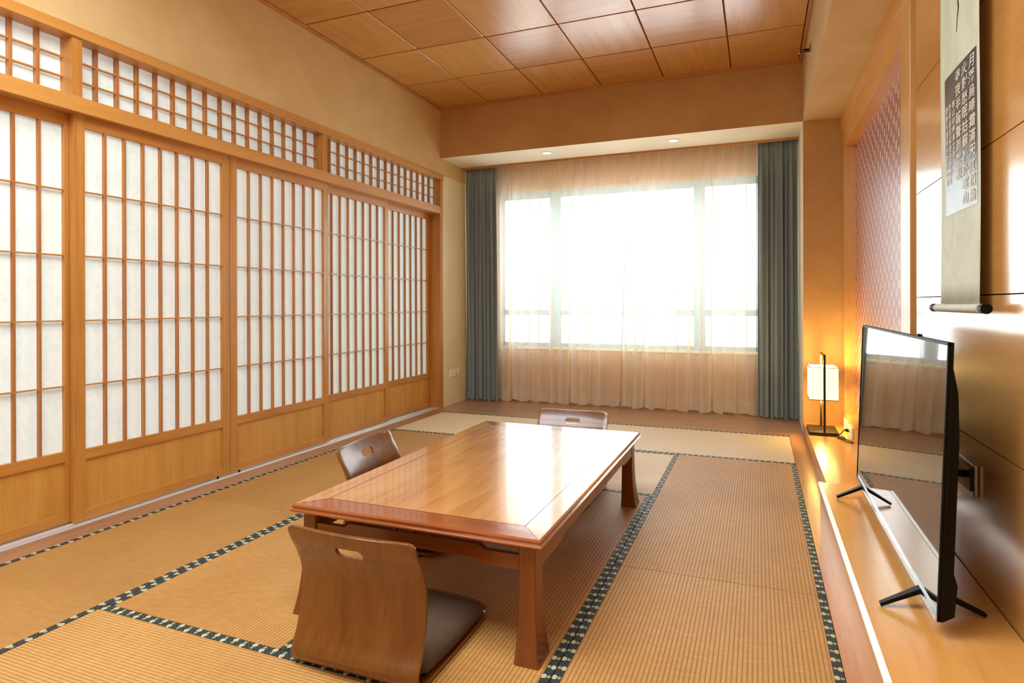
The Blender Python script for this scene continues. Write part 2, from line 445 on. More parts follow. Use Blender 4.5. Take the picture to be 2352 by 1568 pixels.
# ------------------------------------------------------------------ tatami mats
MT = -.03
def mat_(x0, x1, y0, y1, ax, label, fine=False, pale=False):
    r = empty('tatami_mat', ((x0+x1)/2, (y0+y1)/2, MT))
    prop(r, label, 'tatami mat', 'tatami mats laid over the floor')
    g = .0012; bw = .028
    if ax == 'Y':
        part('woven_surface', box(x0+bw, x1-bw, y0+g, y1-g, MT, 0, bev=.002), M_TF if fine else M_TY, r)
        for a, b in ((x0+g, x0+bw), (x1-bw, x1-g)):
            cpart('cloth_border', box(a, b, y0+g, y1-g, MT, .0006, bev=.001), M_HY, r)
    else:
        bwy = .034
        part('woven_surface', box(x0+g, x1-g, y0+bwy, y1-bwy, MT, 0, bev=.002), M_TLIT if pale else M_TX, r)
        for a, b in ((y0+g, y0+bwy), (y1-bwy, y1-g)):
            cpart('cloth_border', box(x0+g, x1-g, a, b, MT, .0006, bev=.001), M_HX, r)
    return r
mat_(-2.863, -1.32, 4.313, 5.228, 'X', 'window-lit tatami mat before the window curtains, beside the sliding doors', pale=True)
mat_(-1.32, .225, 4.313, 5.228, 'X', 'window-lit tatami mat before the window curtains, nearest the lamp and low platform', pale=True)
mat_(-2.863, -2.127, 2.42, 4.313, 'Y', 'smooth brown tatami mat along the sliding doors, the farther one, beside the left floor chair', True)
mat_(-2.863, -2.127, .5, 2.42, 'Y', 'smooth brown tatami mat along the sliding doors, the nearer one at the left edge', True)
mat_(-.544, .225, 2.403, 4.313, 'Y', 'ribbed tatami mat between the table and platform, the farther one')
mat_(-.544, .225, .5, 2.403, 'Y', 'ribbed tatami mat between the table and platform, the nearest one at the bottom')
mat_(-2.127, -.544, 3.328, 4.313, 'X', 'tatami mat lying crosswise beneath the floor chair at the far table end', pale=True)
mat_(-2.127, -1.335, 1.443, 3.328, 'Y', 'ribbed tatami mat under the left half of the table and the left floor chair')
mat_(-1.335, -.544, 1.443, 3.328, 'Y', 'ribbed tatami mat under the right half of the low table')
mat_(-2.127, -.544, .5, 1.443, 'X', 'coarse ribbed tatami mat lying crosswise behind the nearest floor chair')

# ------------------------------------------------------------------ sliding doors, their frame, track and transom
HX = XL
bm = bmesh.new()
bx(bm, -3.18, HX, 1.0, 5.393, 1.964, 2.036)            # header
bx(bm, -3.18, HX+.012, .95, 5.447, 2.312, 2.362, .003)       # top rail
struct('trim_9', bm, W_FRAME)
bm = bmesh.new()
bx(bm, -3.18, HX, 5.393, 5.445, -.03, 2.3125)         # far jamb
bx(bm, -3.18, HX, .95, 1.0, -.03, 2.3125)
for a, b in ((1.87, 1.917), (3.62, 3.674)): bx(bm, -3.18, HX, a, b, 2.036, 2.3125)
struct('trim_10', bm, W_DOORF)
# threshold with metal rails
bm = bmesh.new()
bx(bm, -3.2, -3.004, 1.0, 5.393, -.03, .001)
tr = struct('trim_11', bm, M_ALU)
bm = bmesh.new()
for x in (-3.014, -3.058, -3.094, -3.128): bx(bm, x-.004, x+.004, 1.0, 5.393, 0, .006, .001, 1)
o = part('track_rail', bm, M_ALU, tr)
# transom lattices
def lattice_window(n, ya, yb, cells, name):
    r = empty(name, (-3.06, (ya+yb)/2, 2.036)); r['kind'] = 'structure'
    bm = bmesh.new(); p = (yb-ya)/cells
    for k in range(1, cells):
        y = ya+k*p; bx(bm, -3.080, -3.054, y-.0065, y+.0065, 2.036, 2.312)
    part('lattice', bm, W_LATT, r)
    bm = bmesh.new()
    for z in (2.222, 2.129): bx(bm, -3.070, -3.055, ya, yb, z-.0035, z+.0035)
    part('lattice_crossbar', bm, W_DOORH, r)
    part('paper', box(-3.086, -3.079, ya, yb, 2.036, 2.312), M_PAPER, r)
    return r
lattice_window(2, 1.0, 1.87, 8, 'window_2')
lattice_window(3, 1.917, 3.62, 16, 'window_3')
lattice_window(4, 3.674, 5.393, 16, 'window_4')
def sliding_door(name, xf, ya, yb):
    r = empty(name, (xf-.015, (ya+yb)/2, .008)); r['kind'] = 'structure'
    xb = xf-.03; sw = .054; f = (yb-ya)
    for a, b in ((ya+.001, ya+sw), (yb-sw, yb-.001)): part('stile', box(xb, xf, a, b, .008, 1.985, bev=.0015), W_DOORF, r)
    a, b = ya+sw, yb-sw
    part('top_rail', box(xb, xf-.0005, a, b, 1.906, 1.985, bev=.001), W_DOORH, r)
    part('middle_rail', box(xb, xf-.0005, a, b, .300, .350, bev=.001), W_DOORH, r)
    part('bottom_rail', box(xb, xf-.0005, a, b, .008, .056, bev=.001), W_DOORH, r)
    part('kick_panel', box(xb+.004, xf-.011, a, b, .05, .305), W_KICK, r)
    bm = bmesh.new(); p = (b-a)/8
    for k in range(1, 8): bx(bm, xf-.0215, xf-.002, a+k*p-.0052, a+k*p+.0052, .35, 1.906)
    part('lattice', bm, W_LATT, r)
    bm = bmesh.new()
    for z in (1.598, 1.286, .974, .661): bx(bm, xf-.013, xf-.0015, a, b, z-.0034, z+.0034)
    part('lattice_crossbar', bm, W_DOORH, r)
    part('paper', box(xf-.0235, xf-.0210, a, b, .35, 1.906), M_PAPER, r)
    return r
A, B, C_ = -3.042, -3.078, -3.112
sliding_door('door_1', B, 1.0, 1.94)
sliding_door('door_2', A, 1.904, 2.820)
sliding_door('door_3', A, 2.822, 3.742)
sliding_door('door_4', B, 3.680, 4.597)
sliding_door('door_5', C_, 4.478, 5.392)
# dark stops on the rail, below where doors 2 and 3 meet
bm = bmesh.new()
for y in (2.70, 2.86): bx(bm, -3.022, -3.012, y, y+.008, .001, .02, .001, 1)
part('door_stop', bm, M_BLACK, tr)

# ------------------------------------------------------------------ right side: platform, alcove, fascia, veneer wall
struct('trim_12', box(.337, .90, 3.192, YB-.002, -.03, .085, bev=.002), W_PLAT)      # low platform
bm = bmesh.new(); bx(bm, .615, .70, 3.24, 5.2, .085, .215, .002)
struct('trim_13', bm, W_FASC)                                                          # ledge under the alcove
struct('wall_alcove', box(.69, .75, 3.2, 5.22, .2, 2.3), M_OVAL)
struct('trim_14', box(.616, .75, 5.2, YB-.001, .085, ZB, bev=.002), W_POST)
bm = bmesh.new(); bx(bm, .616, .75, 3.235, 5.2, 2.25, 2.40, .0015); bx(bm, .606, .75, 3.0, 5.39, 2.40, ZB, .0015)
struct('trim_15', bm, W_FASC)
struct('trim_16', box(.612, .75, 3.052, 3.235, .085, 2.402, bev=.002), W_POST)
struct('trim_17', box(.65, .75, 2.975, 3.052, .0, ZB), M_DARKGAP)
bm = bmesh.new(); zz = [0, .195, .629, 1.073, 1.505, 1.94, 2.40, ZB]
for a, b in zip(zz, zz[1:]): bx(bm, .62, .66, Y0, 2.975, a+.0018, b-.0018)
wv = struct('wall_veneer', bm, W_WALL)
struct('wall_veneer_backing', box(.655, .9, Y0, 2.98, -.03, ZB), M_SEAM)
# television cabinet: raised box standing before the veneer wall
cab = empty('television_cabinet', (.445, 2.375, 0))
prop(cab, 'long low honey-coloured wooden cabinet with white front edge, carrying the television', 'cabinet')
part('carcass', box(.272, .617, 1.56, 3.190, 0, .188, bev=.001), W_PLAT, cab)
part('top_board', box(.272, .617, 1.56, 3.190, .188, .2, bev=.001), W_PLAT, cab)
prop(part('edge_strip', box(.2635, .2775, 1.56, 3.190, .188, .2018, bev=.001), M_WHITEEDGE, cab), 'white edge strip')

# ------------------------------------------------------------------ curtains
def drape(name, label, cat, grp, x0, x1, xt0, xt1, y, z0, z1, pleats, amp, mat, seed, sheer=False):
    rnd = random.Random(seed)
    r = empty(name, ((x0+x1)/2, y, z0)); prop(r, label, cat, grp)
    nx, nz = pleats*14, 44
    ph = [rnd.uniform(-.5, .5) for _ in range(pleats*2+4)]
    am = [rnd.uniform(.55, 1.25) for _ in range(pleats*2+4)]
    bm = bmesh.new(); G = []
    for k in range(nz+1):
        v = k/nz; z = z0+(z1-z0)*v; row = []
        lo = 1-max(0, (v-.80)/.20)                                    # 0 at heading, 1 below
        lo = lo*lo*(3-2*lo)
        for i in range(nx+1):
            u = i/nx; q = u*pleats; j = int(q)
            low = math.sin(2*PI*(q*.5+.12*math.sin(3*q)) + ph[j % len(ph)]*0 + .25*math.sin(5*v+q))
            fold = .5*low + .32*math.sin(2*PI*q*.5*1.7+1.3+.4*v) + .28*math.sin(2*PI*q+.6)*(1-.3*v)
            d = abs(q-round(q)); pin = math.exp(-(d/.10)**2)           # pinch pleats on the heading
            if sheer:
                yy = amp*lo*fold*(1.1-.3*v) - pin*.018*(1-lo*.75)
            else:
                yy = amp*(.45+.55*lo)*math.sin(2*PI*q+am[j % len(am)]*.9*math.sin(2*PI*q*.37)) * am[j % len(am)]*.85
                yy += .012*lo*math.sin(3.1*q+4*v)
            xa = x0+(xt0-x0)*v; xb = x1+(xt1-x1)*v
            x = xa+(xb-xa)*u + ((.020 if sheer else .006)*lo*math.sin(2*PI*q*.5*2+2+1.2*v) if 0 < i < nx else 0)
            zb = z + (.010*math.sin(4.2*q+seed) if k == 0 else 0)
            row.append(bm.verts.new((x, y+yy, zb)))
        G.append(row)
    for a, b in zip(G, G[1:]):
        for i in range(nx): bm.faces.new((a[i], a[i+1], b[i+1], b[i]))
    ref = {}
    def band(ka, kb, off, nm):
        bb = bmesh.new(); H = [[bb.verts.new(v.co+Vector((0, off, 0))) for v in G[k]] for k in range(ka, kb+1)]
        for a, b in zip(H, H[1:]):
            for i in range(nx): bb.faces.new((a[i], a[i+1], b[i+1], b[i]))
        return part(nm, bb, mat, r, smooth='all')
    nb = 2 if sheer else 1
    hem = band(0, nb, -.002, 'hem'); head = band(nz-1, nz, -.003, 'heading')
    part('panel', bm, mat, r, smooth='all')
    return r
drape('sheer_curtain', 'left panel of the cream see-through curtain over the window', 'sheer curtain', 'cream sheer curtains', -2.74, -1.316, -2.74, -1.212, 6.04, .012, 2.56, 13, .045, M_SHEER, 3, True)
drape('sheer_curtain', 'right panel of the cream see-through curtain over the window', 'sheer curtain', 'cream sheer curtains', -1.308, .10, -1.204, .10, 6.04, .012, 2.56, 13, .045, M_SHEER, 5, True)
drape('window_curtain', 'grey-blue opaque curtain gathered at the left side of the window', 'curtain', 'grey-blue curtains', -2.985, -2.60, -2.975, -2.62, 5.945, .012, 2.56, 8, .030, M_DRAPE, 11)
drape('window_curtain', 'grey-blue opaque curtain gathered at the right side of the window, near the lamp', 'curtain', 'grey-blue curtains', -.005, .328, .0, .328, 5.945, .012, 2.56, 8, .030, M_DRAPE, 12)
rail = obj('curtain_rail', box(-2.985, .33, 5.93, 6.06, 2.575, 2.618), M_WHITEP)
prop(rail, 'long white rail in the ceiling slot holding the window curtains', 'curtain rail')

# ------------------------------------------------------------------ table
T0, T1, S0, S1, ZT = -1.478, -.588, 1.635, 3.195, .37
tb = empty('low_table', ((T0+T1)/2, (S0+S1)/2, 0))
prop(tb, 'large low reddish-brown wooden table with flared legs and polished top', 'table')
def rect_ring(o, z): return [(T0-o, S0-o, z), (T1+o, S0-o, z), (T1+o, S1+o, z), (T0-o, S1+o, z)]
bm = bmesh.new()
prof = [(-.05, .336), (-.012, .336), (-.004, .3385), (.004, .343), (.009, .347), (.009, .351), (.003, .354), (.0015, .358), (.004, .361), (.004, .3655), (.0015, .369), (-.001, ZT)]
loft(bm, [rect_ring(o, z) for o, z in prof], cap=False)
top = part('tabletop', bm, W_TABLEE, tb)
# mitred border and centre board
bx0, bx1, by0, by1 = T0+.075, T1-.078, S0+.09, S1-.095
def board(p):
    bm = bmesh.new(); a = [(x, y, ZT) for x, y in p]; b = [(x, y, ZT-.02) for x, y in p]
    loft(bm, [b, a]); return bm
o1, o2, o3, o4 = T0+.001, T1-.001, S0+.001, S1-.001
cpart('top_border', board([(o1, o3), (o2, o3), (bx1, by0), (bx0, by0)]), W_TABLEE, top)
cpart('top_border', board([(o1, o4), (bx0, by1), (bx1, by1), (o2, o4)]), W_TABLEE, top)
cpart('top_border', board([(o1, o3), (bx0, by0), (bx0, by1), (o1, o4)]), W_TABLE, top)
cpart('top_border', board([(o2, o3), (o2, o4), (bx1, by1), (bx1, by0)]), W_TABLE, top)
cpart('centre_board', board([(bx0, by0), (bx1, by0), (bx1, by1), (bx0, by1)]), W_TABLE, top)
bm = bmesh.new(); e = .0011; zt = ZT+.0004
for a, b, c, d in ((bx0, bx1, by0-e, by0+e), (bx0, bx1, by1-e, by1+e), (bx0-e, bx0+e, by0, by1), (bx1-e, bx1+e, by0, by1)): bx(bm, a, b, c, d, ZT-.003, zt)
for (xa, ya), (xb, yb) in (((o1, o3), (bx0, by0)), ((o2, o3), (bx1, by0)), ((o1, o4), (bx0, by1)), ((o2, o4), (bx1, by1))):
    d = Vector((yb-ya, xa-xb)).normalized()*.0005
    loft(bm, [[(xa-d.x, ya-d.y, z), (xa+d.x, ya+d.y, z), (xb+d.x, yb+d.y, z), (xb-d.x, yb-d.y, z)] for z in (ZT-.003, zt)])
part('inlay_line', bm, M_INLAY, top)
# legs
def leg(sx, sy):
    ox = T1 if sx > 0 else T0; oy = S1 if sy > 0 else S0
    bm = bmesh.new(); rings = []
    for k in range(15):
        v = k/14; z = .0012+.3358*v                 # 0 floor .. 1 top
        fl = (1-v)**3.2
        xo = ox - sx*(.020-.020*fl); yo = oy - sy*(.022-.032*fl)
        xi = ox - sx*(.074+.004*fl); yi = oy - sy*(.088+.006*fl)
        r = .004; q = []
        c = [(min(xi, xo), min(yi, yo)), (max(xi, xo), min(yi, yo)), (max(xi, xo), max(yi, yo)), (min(xi, xo), max(yi, yo))]
        for (x, y), (dx, dy) in zip(c, ((1, 1), (-1, 1), (-1, -1), (1, -1))):
            pp = [(x, y+dy*r), (x+dx*r, y)]
            if (dx, dy) in ((-1, 1), (1, -1)): pp = pp[::-1]
            q += [(a, b, z) for a, b in pp]
        rings.append(q)
    loft(bm, rings); return bm
for sx in (-1, 1):
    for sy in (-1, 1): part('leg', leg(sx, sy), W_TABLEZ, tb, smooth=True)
def rail_poly(L, pts_top, pts_bot):
    return pts_bot + pts_top[::-1]
def rail_mesh(a0, a1, fixed, th, axis, st, mid_top, end_top, mid_bot, end_bot):
    c = (a0+a1)/2; h = (a1-a0)/2
    P = [(-h, end_bot), (-(h-st), end_bot), (-(h-st-.03), mid_bot), (h-st-.03, mid_bot), (h-st, end_bot), (h, end_bot),
         (h, end_top), (h-st+.01, end_top), (h-st-.015, mid_top), (-(h-st-.015), mid_top), (-(h-st+.01), end_top), (-h, end_top)]
    f = (lambda t, z, d: (c+t, d, z)) if axis == 'X' else (lambda t, z, d: (d, c+t, z))
    bm = bmesh.new(); n = len(P)
    A_ = [bm.verts.new(f(t, z, fixed)) for t, z in P]; B_ = [bm.verts.new(f(t, z, fixed+th)) for t, z in P]
    for i in range(n): j = (i+1) % n; bm.faces.new((A_[i], A_[j], B_[j], B_[i]))
    for S in (A_, B_):
        for q in ((0, 1, 10, 11), (1, 2, 9, 10), (2, 3, 8, 9), (3, 4, 7, 8), (4, 5, 6, 7)): bm.faces.new([S[i] for i in q])
    return bm
lx0, lx1, ly0, ly1 = T0+.07, T1-.07, S0+.08, S1-.08
for y in (S0+.026, S1-.048):
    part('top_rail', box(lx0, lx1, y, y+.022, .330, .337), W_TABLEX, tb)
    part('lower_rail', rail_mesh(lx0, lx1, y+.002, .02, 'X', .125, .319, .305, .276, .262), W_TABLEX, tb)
    for k in (-1, 0, 1):
        x = (T0+T1)/2+k*.066; part('strut', box(x-.007, x+.007, y+.005, y+.02, .317, .332), W_TABLEX, tb)
for x in (T0+.022, T1-.044):
    part('top_rail', box(x, x+.022, ly0, ly1, .330, .337), W_TABLEX, tb)
    part('lower_rail', rail_mesh(ly0, ly1, x+.002, .02, 'Y', .2, .331, .312, .276, .262), W_TABLEX, tb)

# ------------------------------------------------------------------ floor chairs
def make_chair(label):
    """origin on the floor at the middle of the lower bend of the shell; the seat runs to +Y"""
    r = empty('floor_chair', (0, 0, 0)); prop(r, label, 'floor chair', 'legless floor chairs around the low table')
    w = .212
    P = [(0, -.047, .415), (0, -.028, .37), (0, .0, .32), (0, .020, .255), (0, .016, .18), (0, -.004, .10), (0, -.026, .05), (0, -.020, .018), (0, .010, .009), (0, .10, .008), (0, .25, .008), (0, .425, .010)]
    S = spline(P, 5); n = len(S); bm = bmesh.new(); G = []
    L = 0
    for i, p in enumerate(S):
        if i: L += (S[i]-S[i-1]).length
        rr = .022; ww = w
        if L < rr: ww = w-rr+math.sqrt(max(0, rr*rr-(rr-L)**2))
        if i == n-1: ww = w-.012
        waist = 0
        G.append([bm.verts.new((-ww+2*ww*k/16, p.y + .016*(1-(2*k/16-1)**2)*(-1 if p.z > .05 else 0), p.z)) for k in range(17)])
    for a, b in zip(G, G[1:]):
        for k in range(16): bm.faces.new((a[k], a[k+1], b[k+1], b[k]))
    sh = obj('plywood_shell', bm, W_CHAIR, r, smooth='all')
    m = sh.modifiers.new('s', 'SOLIDIFY'); m.thickness = .011; m.offset = 0
    m = sh.modifiers.new('b', 'BEVEL'); m.width = .002; m.segments = 2; m.limit_method = 'ANGLE'; m.angle_limit = math.radians(50)
    cb = bmesh.new(); ring = []
    for k in range(24):
        a = 2*PI*k/24; ring.append((.030*(1 if math.cos(a) >= 0 else -1)+.0155*math.cos(a), .0155*math.sin(a)))
    loft(cb, [[(x, y, .356+z) for x, z in ring] for y in (-.12, .1)])
    cut = obj('cutter', cb, W_CHAIR, r)
    bm_ = sh.modifiers.new('c', 'BOOLEAN'); bm_.object = cut; bm_.operation = 'DIFFERENCE'; bm_.solver = 'EXACT'
    bpy.context.view_layer.update(); bake(sh)
    for p in sh.data.polygons: p.use_smooth = True
    sh.data.set_sharp_from_angle(angle=math.radians(40))
    bpy.data.objects.remove(cut)
    # cushion
    bm = bmesh.new(); nx, ny = 20, 20; x0, x1, y0, y1 = -.214, .214, .006, .434
    def g(i, j, s):
        u = 2*i/nx-1; v = 2*j/ny-1
        u = math.copysign(abs(u)**.8, u); v = math.copysign(abs(v)**.8, v)
        # rounded-square plan
        k = max(0, 1-.045*(u*u*v*v))
        e = max(0, 1-abs(u)**5)**.45*max(0, 1-abs(v)**5)**.45
        z = .032+(.044*e if s else -.016*e)
        return ((x0+x1)/2+(x1-x0)/2*u*k, (y0+y1)/2+(y1-y0)/2*v*k, z)
    TP = [[bm.verts.new(g(i, j, 1)) for j in range(ny+1)] for i in range(nx+1)]
    BT = [[TP[i][j] if i in (0, nx) or j in (0, ny) else bm.verts.new(g(i, j, 0)) for j in range(ny+1)] for i in range(nx+1)]
    for Q in (TP, BT):
        for i in range(nx):
            for j in range(ny): bm.faces.new((Q[i][j], Q[i+1][j], Q[i+1][j+1], Q[i][j+1]))
    prop(obj('seat_cushion', bm, M_CUSH, r, smooth='all'), 'brown fabric seat cushion')
    return r
ch = make_chair('plywood floor chair nearest the viewer, brown cushion reaching under the near table end')
ch.location = (-1.058, 1.425, .0012)
dup(ch, (-1.686, 2.385, .0012), -PI/2+.06, 'plywood floor chair between the table and sliding doors, its backrest shining with window light', (1.06, 1, 1))
dup(ch, (-1.026, 3.412, .0012), PI, 'curved plywood floor chair at the far end of the table, before the window curtains')

# ------------------------------------------------------------------ television
tv = empty('television', (.435, 2.47, .2)); prop(tv, 'large flat television with thin black frame standing on the wooden cabinet', 'television')
ya, yb_, za, zb = 1.80, 3.145, .246, .95
def tx(z): return .420+(z-za)/(zb-za)*.025
def slab(y0, y1, z0, z1, f, b):
    bm = bmesh.new()
    loft(bm, [[(tx(z)+f, y0, z), (tx(z)+b, y0, z), (tx(z)+b, y1, z), (tx(z)+f, y1, z)] for z in (z0, z1)]); return bm
cas = part('casing', slab(ya, yb_, za, zb, .003, .011), M_BLACK, tv)
bm = bmesh.new()
sec = [(za-.004, .016), (za+.012, .038), (za+.09, .042), (za+.12, .033), (za+.46, .033), (zb-.13, .027), (zb-.055, .012)]
loft(bm, [[(tx(z)+.008, ya+.006, z), (tx(z)+d, ya+.012, z), (tx(z)+d, yb_-.012, z), (tx(z)+.008, yb_-.006, z)] for z, d in sec])
part('rear_housing', bm, M_BLACK, tv)
part('screen', slab(ya+.008, yb_-.006, za+.016, zb-.008, .0, .004), M_SCREEN, tv)
bm = bmesh.new()
for a, b, c, d in ((ya, ya+.008, za, zb), (yb_-.006, yb_, za, zb), (ya, yb_, zb-.008, zb)):
    q = slab(a, b, c, d, -.002, .004); me_ = bpy.data.meshes.new('t'); q.to_mesh(me_); bm.from_mesh(me_); q.free(); bpy.data.meshes.remove(me_)
part('bezel', bm, M_BLACK, tv)
prop(part('chrome_trim', slab(ya, yb_, za-.002, za+.016, -.005, .004), M_CHROME, tv), 'shiny chrome strip along the bottom')
part('sensor', box(tx(zb)+.0, tx(zb)+.012, 2.12, 2.16, zb, zb+.006, bev=.001), M_BLACK, tv)
for y in (1.975, 2.98):
    bm = bmesh.new()
    for xa, dy in ((.316, -.03), (.570, -.0)):
        p0 = Vector((.437, y, .262)); p1 = Vector((xa, y+dy, .2065))
        d = (p1-p0).normalized(); s = Vector((0, 1, 0)); u_ = d.cross(s)
        rings = [[p+s*(a*w)+u_*(b*h) for a, b in ((-1, -1), (1, -1), (1, 1), (-1, 1))] for p, w, h in ((p0, .014, .007), (p1, .008, .0045))]
        loft(bm, rings)
    part('leg', bm, M_BLACK, tv)

# wall plate with plug behind the television
wp = empty('wall_socket', (.612, 2.29, .515)); prop(wp, 'square metal wall socket with a plug in it behind the television', 'wall socket')
part('plate', box(.607, .6195, 2.205, 2.38, .46, .555, bev=.003), M_CHROME, wp)
part('socket_face', box(.603, .609, 2.225, 2.36, .472, .543, bev=.002), M_DKMETAL, wp)
bm = bmesh.new(); tube(bm, [(.603, 2.30, .508), (.575, 2.31, .506), (.56, 2.33, .508)], [.012, .011, .007], 12)
part('plug', bm, M_BLACK, wp, smooth=True)
bm = bmesh.new(); tube(bm, spline([(.56, 2.33, .508), (.53, 2.36, .50), (.515, 2.40, .44), (.505, 2.42, .40)], 6), .004, 8)
part('cable', bm, M_BLACK, wp, smooth=True)

# ------------------------------------------------------------------ hanging scroll
sx_, sy0, sy1, sz0, sz1 = .585, 2.066, 2.487, 1.045, 2.40
sc = empty('hanging_scroll', (.60, 2.27, sz0)); prop(sc, 'tall hanging scroll of pale silk with a dark calligraphy rubbing, on the veneer wall', 'scroll')
bm = bmesh.new(); NY, NZ = 24, 20; G = []
def sxo(u, v):      # curl of the cloth away from / towards the wall
    return sx_ + .008*max(0, (u-.78)/.22)**2 - .004*math.sin(PI*u) + .003*math.sin(7*v)
for k in range(NZ+1):
    v = k/NZ; G.append([bm.verts.new((sxo(i/NY, v), sy0+(sy1-sy0)*i/NY + .006*math.sin(5*v+1), sz0+(sz1-sz0)*v)) for i in range(NY+1)])
for a, b in zip(G, G[1:]):
    for i in range(NY): bm.faces.new((a[i], a[i+1], b[i+1], b[i]))
o = part('silk_backing', bm, M_SILK, sc, smooth='all')
m = o.modifiers.new('s', 'SOLIDIFY'); m.thickness = .0016; m.offset = 1
def on_scroll(y, z, lift):
    u = (y-sy0)/(sy1-sy0); v = (z-sz0)/(sz1-sz0); return Vector((sxo(u, v)-lift, y+.006*math.sin(5*v+1), z))
def sheet(y0, y1, z0, z1, lift, n=14):
    bm = bmesh.new(); G = [[bm.verts.new(on_scroll(y0+(y1-y0)*i/n, z0+(z1-z0)*k/n, lift)) for i in range(n+1)] for k in range(n+1)]
    for a, b in zip(G, G[1:]):
        for i in range(n): bm.faces.new((a[i], a[i+1], b[i+1], b[i]))
    return bm
py0, py1, pz0, pz1 = 2.084, 2.388, 1.335, 1.785
part('rubbing_edge', sheet(py0-.003, py1+.003, pz0-.003, pz1+.003, .0018), M_SILK, sc)
rb = part('rubbing', sheet(py0, py1, pz0, pz1, .0026), M_RUB, sc)
# writing: three large columns read from the right, then small columns
def glyph_mesh(chars):
    """chars: list of (char, y_centre, z_centre, width_y, height_z) -> bmesh wrapped on the scroll"""
    bm = bmesh.new()
    for c, yc, zc, wy, hz in chars:
        cu = bpy.data.curves.new('g', 'FONT'); cu.body = c; cu.size = 1; cu.resolution_u = 2; cu.offset = .012
        ob = bpy.data.objects.new('g', cu); COL.objects.link(ob)
        dg = bpy.context.evaluated_depsgraph_get(); dg.update()
        me = bpy.data.meshes.new_from_object(ob.evaluated_get(dg))
        if len(me.vertices):
            xs_ = [v.co.x for v in me.vertices]; zs_ = [v.co.y for v in me.vertices]
            cx, cz = (min(xs_)+max(xs_))/2, (min(zs_)+max(zs_))/2
            for v in me.vertices:
                gx = (v.co.x-cx) + (v.co.y-cz)*.10; gz = (v.co.y-cz)
                # reading direction: the viewer faces +X, so writing runs towards -Y
                v.co = on_scroll(yc-gx*wy, zc+gz*hz, .0036)
            bm.from_mesh(me)
        bpy.data.objects.remove(ob); bpy.data.curves.remove(cu); bpy.data.meshes.remove(me)
    return bm
cols = ['月落烏啼霜滿天江楓漁', '火對愁眠姑蘇城外寒山', '寺夜半鐘聲到客船']
L = []
for ci, s in enumerate(cols):
    for k, c in enumerate(s):
        L.append((c, py0+.036+ci*.060, pz1-.030-k*.0432, .052, .040))
small = ['寒山寺舊有文待詔所書', '唐張繼楓橋夜泊詩歲久', '漫漶光緒丙午筱石中丞', '於寺中新葺數楹屬余補書刻石']
for ci, s in enumerate(small):
    for k, c in enumerate(s):
        if ci == 0 and k > 6: continue
        y = py0+.036+(3+ci)*.0385+.052
        if y > py1-.01: continue
        L.append((c, y, pz1-.105-k*.0262, .031, .0245))
part('calligraphy', glyph_mesh(L), M_CHALK, sc)
# long black brush stroke higher up
bm = bmesh.new(); pts = [(2.245, 2.14), (2.238, 2.05), (2.246, 2.00), (2.236, 1.965), (2.247, 1.93), (2.256, 1.895)]
wd = [.004, .0055, .003, .006, .004, .003]
V = [(bm.verts.new(on_scroll(y-w, z, .002)), bm.verts.new(on_scroll(y+w, z, .002))) for (y, z), w in zip(pts, wd)]
for a, b in zip(V, V[1:]): bm.faces.new((a[0], a[1], b[1], b[0]))
part('brush_stroke', bm, M_INK, sc)
def cyl_y(bm, x, z, y0, y1, r, n=20, r2=None):
    loft(bm, [[(x+rr*math.cos(2*PI*k/n), y, z+rr*math.sin(2*PI*k/n)) for k in range(n)] for y, rr in ((y0, r), (y1, r2 or r))])
bm = bmesh.new(); cyl_y(bm, sx_, sz0-.012, sy0-.004, sy1+.02, .0135)
rod = part('bottom_roller', bm, M_SILK, sc, smooth=True)
for a, s in ((sy0-.004, -1), (sy1+.02, 1)):
    bm = bmesh.new(); cyl_y(bm, sx_, sz0-.012, a, a+s*.012, .011)
    part('metal_collar', bm, M_CHROME, rod, smooth=True)
    bm = bmesh.new(); cyl_y(bm, sx_, sz0-.012, a+s*.012, a+s*.045, .0125, r2=.0145)
    prop(part('end_knob', bm, M_BLACK, rod, smooth=True), 'black knob')
bm = bmesh.new(); cyl_y(bm, sx_+.004, sz1+.006, sy0-.01, sy1+.01, .009)
part('top_rod', bm, M_DKMETAL, sc, smooth=True)
bm = bmesh.new()
tube(bm, [(sx_+.004, sy0+.1, sz1+.012), (.612, (sy0+sy1)/2, sz1+.09)], .0018, 6); tube(bm, [(.612, (sy0+sy1)/2, sz1+.09), (sx_+.004, sy1-.1, sz1+.012)], .0018, 6)
part('hanging_cord', bm, M_DKMETAL, sc)

# ------------------------------------------------------------------ lamp
lp = empty('table_lamp', (.443, 5.03, .085)); prop(lp, 'glowing table lamp with square cream shade on a dark metal base', 'lamp')
LX = .447
part('base', box(.345, .541, 4.885, 5.178, .0855, .110, bev=.002), M_DKMETAL, lp)
fr = bmesh.new()
for y in (4.893, 5.160): bx(fr, LX-.0075, LX+.0075, y, y+.008, .11, .672, .001)
bx(fr, LX-.0075, LX+.0075, 4.893, 5.168, .664, .672, .001)
part('frame_loop', fr, M_DKMETAL, lp)
s0, s1, q0, q1, h0, h1 = .352, .538, 4.908, 5.150, .342, .578
bm = bmesh.new(); t_ = .003
bx(bm, s0, s1, q0, q0+t_, h0, h1); bx(bm, s0, s1, q1-t_, q1, h0, h1); bx(bm, s0, s0+t_, q0, q1, h0, h1); bx(bm, s1-t_, s1, q0, q1, h0, h1)
part('lamp_shade', bm, M_SHADE, lp)
for z in (h0-.002, h1-.002):
    bm = bmesh.new()
    for a in ((s0-.002, s1+.002, q0-.003, q0+.002), (s0-.002, s1+.002, q1-.002, q1+.003), (s0-.003, s0+.002, q0, q1), (s1-.002, s1+.003, q0, q1)): bx(bm, *a, z, z+.004)
    part('shade_rim', bm, M_DKMETAL, lp)
